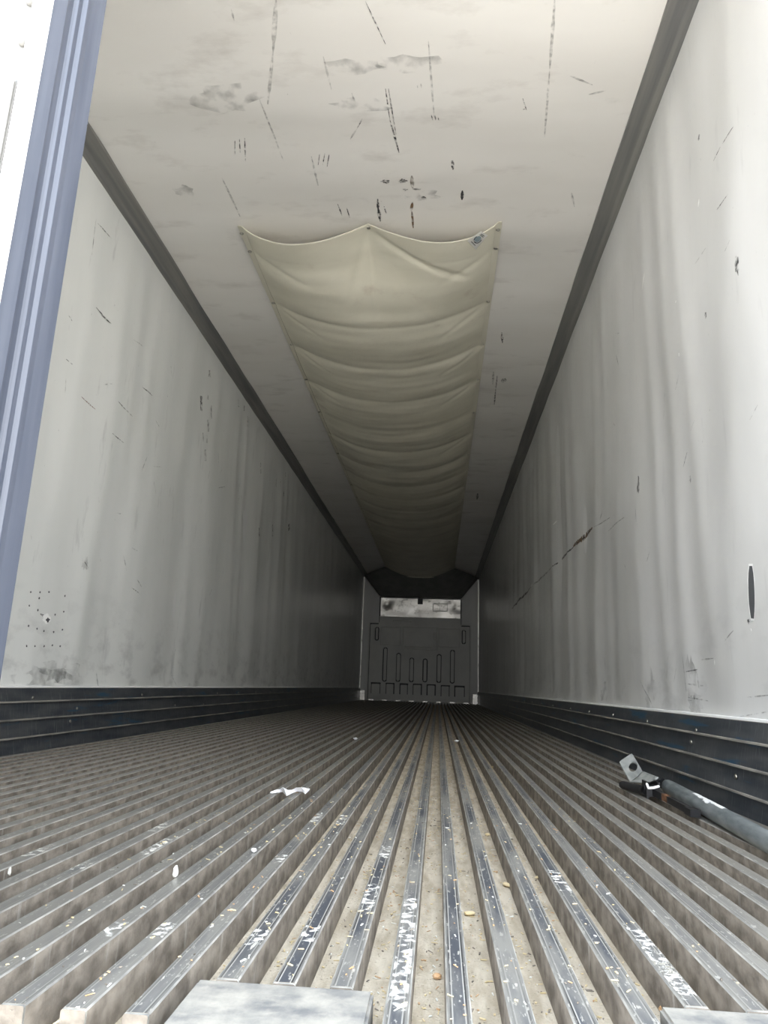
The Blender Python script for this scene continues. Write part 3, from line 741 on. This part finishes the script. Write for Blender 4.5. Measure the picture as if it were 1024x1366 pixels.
# curved web from the foot plate back to the tube
bm = bmesh.new(); g = []
Lf = [C_[3], (C_[3]+Vector((.012, -.02, -.004))), P(860, 1047, 2, .022)]
for i in range(11):
    t = i/10
    a = C_[3].lerp(P(861, 1044, 1, 2.47), t); b = C_[2].lerp(P(878, 1037, 1, 2.47), t)
    row = []
    for j in range(9):
        s_ = j/8; p = a.lerp(b, s_); p += Vector((0, .01, -.014))*math.sin(math.pi*s_)*(.5+.5*t); row.append(bm.verts.new(p))
    g.append(row)
for i in range(10):
    for j in range(8): bm.faces.new((g[i][j], g[i+1][j], g[i+1][j+1], g[i][j+1])).smooth = True
w_ = link('foot_web', bm, M_FOOT, bar); md = w_.modifiers.new('t', 'SOLIDIFY'); md.thickness = .004; md.offset = 0
# inner tube stub between web and outer tube
bm = bmesh.new(); tube(bm, [A1-dv*.06, A1+dv*.03, P(862, 1038, 1, 2.56)+Vector((0, 0, -.002))], [.015, .015, .012], n=16); link('inner_tube', bm, M_JACK, bar, smooth=True)
# black rubber grip
bm = bmesh.new(); g0 = P(829.5, 1047, 2, .016); g1 = P(860, 1054.5, 2, .020); tube(bm, [g0, g0.lerp(g1, .08), g0.lerp(g1, .9), g1], [.011, .0135, .0135, .011], n=16); link('rubber_grip', bm, M_BLACK, bar, smooth=True)
# ratchet body
bm = bmesh.new(); c = P(869, 1052, 2, .026)
ry = Matrix.Translation(c) @ Matrix.Rotation(math.atan2(-dv.x, dv.y), 4, 'Z')
def lbox(a, b, mi=0):
    n0 = len(bm.verts); box(bm, a, b, mi); bm.verts.ensure_lookup_table()
    for v in bm.verts[n0:]: v.co = ry @ v.co
lbox((-.022, -.034, -.0255), (-.016, .034, .022)); lbox((.012, -.034, -.0255), (.018, .034, .022)); lbox((-.016, -.030, -.0205), (.012, -.018, .012)); lbox((-.016, .012, -.02), (.012, .030, .016))
bm2 = bmesh.new(); bm.verts.ensure_lookup_table()
link('ratchet_body', bm, M_JACK, bar)
bm2.free()
bm = bmesh.new(); tube(bm, [ry @ Vector((-.024, 0, 0)), ry @ Vector((.021, 0, 0))], .0125, n=16)
for k in range(10):
    a = k*math.pi/5; q = Vector((-.003, math.cos(a)*.0135, math.sin(a)*.0135)); tube(bm, [ry @ q, ry @ (q*1.22+Vector((.0, 0, 0)))], .003, n=6)
link('ratchet_wheel', bm, M_JACK, bar, smooth=False)
bm = bmesh.new(); q = [P(862.5, 1046, 2, .052), P(865, 1051.5, 2, .050), P(871, 1051, 2, .052), P(878, 1049, 2, .052)]; tube(bm, q, .0034, n=10); c_ = link('spring_clip', bm, M_CHIP, bar, smooth=True); c_['label'] = 'bright bent clip wire'
bm = bmesh.new(); q = [P(871, 1036+4, 2, .055), P(880, 1043, 2, .05), P(884, 1048, 2, .045)]; tube(bm, [P(864, 1046, 2, .045), P(884, 1039, 2, .045)], .004, n=10); link('cross_pin', bm, M_JACK, bar, smooth=True)
# lever running along the tube, rusty in the middle, square clip at its end
l0 = P(872, 1056, 2, .020); l1 = P(921, 1082, 2, .014); dl = (l1-l0).normalized(); ls = dl.cross(Vector((0, 0, 1))).normalized()
def slab(bm, a, b, w, h, mi=0):
    vs = []
    for p in (a, b):
        for (i, j) in ((-1, -1), (1, -1), (1, 1), (-1, 1)): vs.append(bm.verts.new(p+ls*w*i+Vector((0, 0, 1))*h*j))
    for k in range(4): bm.faces.new((vs[k], vs[(k+1) % 4], vs[4+(k+1) % 4], vs[4+k])).material_index = mi
    bm.faces.new(vs[:4][::-1]).material_index = mi; bm.faces.new(vs[4:]).material_index = mi
bm = bmesh.new(); slab(bm, l0, l0.lerp(l1, .3), .008, .010, 0); slab(bm, l0.lerp(l1, .3), l0.lerp(l1, .45), .0065, .009, 1); slab(bm, l0.lerp(l1, .45), l1, .0065, .009, 0)
lv = link('ratchet_lever', bm, [M_JACK, M_RUST], bar)
bm = bmesh.new(); e0 = l1-dl*.012; e1 = l1+dl*.035
for s in (-1, 1): slab(bm, e0+ls*.011*s, e1+ls*.011*s, .002, .009)
slab(bm, e0, e0+dl*.004, .010, .009); slab(bm, e1-dl*.004, e1, .010, .009)
ec = link('end_clip', bm, M_JACK, bar)
bm = bmesh.new(); slab(bm, e0+dl*.005, e1-dl*.005, .0085, .0085); link('clip_insert', bm, M_BLACK, ec)

# ------------------------------------------------------------------ litter
def sheet(name, px, z, label, cat, m, thick=.0012, lift=.02, group=None):
    """crumpled scrap from an outline given where it lies on the floor"""
    bm = bmesh.new(); pts = [P(u, v, 2, zz) for (u, v, zz) in px]
    cen = sum((p for p in pts), Vector())/len(pts)
    c = bm.verts.new(cen); vs = [bm.verts.new(p) for p in pts]
    for i in range(len(vs)): bm.faces.new((c, vs[i], vs[(i+1) % len(vs)]))
    bmesh.ops.subdivide_edges(bm, edges=list(bm.edges), cuts=3, use_grid_fill=True)
    for v in bm.verts: v.co.z = max(z, v.co.z+noise.noise(v.co*55)*lift*.5)
    o = link(name, bm, m); md = o.modifiers.new('t', 'SOLIDIFY'); md.thickness = thick
    tag(o, label, cat, group); return o
# torn paper: a wavy strip folded over two ribs
bm = bmesh.new(); g = []
pa = [(360, 1058.5, .001), (366, 1055, .007), (372, 1053.5, .010), (377, 1050, .020), (383, 1054, .012), (389, 1054, .010), (394, 1051, .018), (401, 1050.5, .018), (407, 1051, .016), (413, 1053.5, .010)]
pb = [(361.5, 1058.5, .0015), (368, 1057.5, .003), (377, 1056.5, .004), (382, 1062, .004), (386, 1060, .004), (391, 1057.5, .004), (396, 1055.5, .006), (403, 1056, .004), (407, 1059.5, .002), (412, 1054.5, .008)]
for i in range(len(pa)):
    a, b = P(*pa[i][:2], 2, pa[i][2]), P(*pb[i][:2], 2, pb[i][2]); row = []
    for j in range(5):
        t = j/4; p = a.lerp(b, t); p.z += .004*math.sin(math.pi*t); row.append(bm.verts.new(p))
    g.append(row)
for i in range(len(pa)-1):
    for j in range(4): bm.faces.new((g[i][j], g[i+1][j], g[i+1][j+1], g[i][j+1]))
o = link('paper_scrap', bm, M_WHITE); md = o.modifiers.new('t', 'SOLIDIFY'); md.thickness = .0006
tag(o, 'torn crumpled white paper scrap lying across the floor ribs', 'paper')
def nugget(name, u, v, zb, size, m, label, cat, seed, rot=0, group=None):
    bm = bmesh.new(); bmesh.ops.create_icosphere(bm, subdivisions=2, radius=1)
    p = P(u, v, 2, zb)
    for w in bm.verts:
        k = 1+.45*noise.noise(w.co*1.7+Vector((seed*3.1, 0, 0)))
        w.co = Vector((w.co.x*size[0]*k, w.co.y*size[1]*k, w.co.z*size[2]*k))
    zm = min(w.co.z for w in bm.verts); Rz = Matrix.Rotation(rot, 3, 'Z')
    for w in bm.verts:
        w.co.z -= zm; w.co = Rz @ w.co + p
    o = link(name, bm, m); tag(o, label, cat, group); return o
M_FOAM = mat('pale_foam', (.66, .66, .60), rough=.9, col2=(.78, .77, .70), scale=(90, 90, 90))
M_WOOD = mat('yellow_wood', (.62, .50, .27), rough=.8, col2=(.72, .60, .38), scale=(80, 80, 80))
M_ORG = mat('orange_brown_crumb', (.48, .28, .13), rough=.85, col2=(.60, .42, .26), scale=(80, 80, 80))
def ztop(u, v):
    x = P(u, v, 2, 0).x
    f_ = ((x-.0252+RW)/PITCHR) % 1.0
    return .0002 if f_*PITCHR < RW else -RD+.0005
nugget('foam_shard', 233, 1170, 0.0002, (.0045, .006, .0085), M_FOAM, 'pale upright foam shard wedged beside a rib at the left of the floor', 'foam piece', 1)
nugget('foam_shard', 12, 1168, 0.0002, (.0022, .003, .006), M_FOAM, 'small white foam sliver near the left edge of the floor', 'foam piece', 2)
for (u, v, sz, lab, m, rot) in [
    (721, 1172, (.013, .006, .003), 'largest yellow wood chip, lying on the floor ribs right of centre', M_WOOD, .7),
    (676, 1183, (.006, .011, .003), 'yellow wood chip in the trough left of the largest chip', M_WOOD, .5),
    (626, 1221, (.009, .006, .003), 'flat cream wood chip nearest the camera in the middle troughs', M_WOOD, .2),
    (659, 1025, (.010, .018, .005), 'orange tinted wood chip furthest away on the right middle ribs', M_WOOD, .6),
    (650, 1115, (.006, .006, .003), 'small pale wood chip in the trough above the two yellow chips', M_WOOD, .1)]:
    nugget('wood_chip', u, v, ztop(u, v), sz, m, lab, 'wood chip', u, rot, 'loose wood chips on the floor')
nugget('brown_crumb', 583, 1306, -RD+.0005, (.0055, .0045, .0035), M_ORG, 'orange brown crumb in the centre trough near the rear edge', 'crumb', 5)
nugget('brown_crumb', 886, 1352, ztop(886, 1352), (.006, .005, .004), M_ORG, 'orange brown crumb at the bottom right by the sill plate', 'crumb', 6)
nugget('white_crumb', 338, 1137, 0.0002, (.005, .005, .004), M_WHITE, 'small white crumb on a rib between the paper scrap and the foam shard', 'crumb', 8)
nugget('white_crumb', 609, 990, 0.0002, (.012, .014, .006), M_WHITE, 'small white crumb far down the middle of the floor', 'crumb', 9)
nugget('white_crumb', 474, 987, 0.0002, (.014, .016, .006), M_WHITE, 'pale crumb far down the floor left of centre', 'crumb', 10)

# straw, chaff and grit settled in the troughs
bm = bmesh.new(); rnd = random.Random(3)
for i in range(6000):
    k = rnd.choice([q for q in ks if -3 < q < 13]); y = .62+rnd.random()**1.7*5.0
    xr = .0252+PITCHR*k
    if y < rib_start(xr-RW/2)-.02 and k > 2: continue
    if .15 < xr+.02 < .36 and y < .84: continue
    if .60 < xr+.02 and y < .85: continue
    if rnd.random() < .80: x = xr+.004+rnd.random()*(PITCHR-RW-.008); z = -RD+.0006
    else: x = xr-RW+.003+rnd.random()*(RW-.006); z = .0006
    a = rnd.gauss(math.pi/2, .7); L = rnd.uniform(.0012, .0050); w = rnd.uniform(.0006, .0013); t = w*.8
    if rnd.random() < .3: L = w*1.6
    c, s = math.cos(a), math.sin(a); mi = rnd.choice([0, 0, 0, 1, 2, 3])
    n0 = []
    for zz in (0, t):
        for (i_, j_) in ((-1, -.6), (1, -1), (.8, 1), (-1, .8)):
            lx_, ly_ = i_*L, j_*w; n0.append(bm.verts.new((x+c*lx_-s*ly_, y+s*lx_+c*ly_, z+zz)))
    for f in ((4, 5, 6, 7), (0, 1, 5, 4), (1, 2, 6, 5), (2, 3, 7, 6), (3, 0, 4, 7)): bm.faces.new([n0[q] for q in f]).material_index = mi
ch = link('chaff', bm, [M_WOOD, M_FOAM, M_SIDE, M_ORG])
tag(ch, 'fine straw chaff and grit scattered along the floor troughs', 'chaff', kind='stuff')
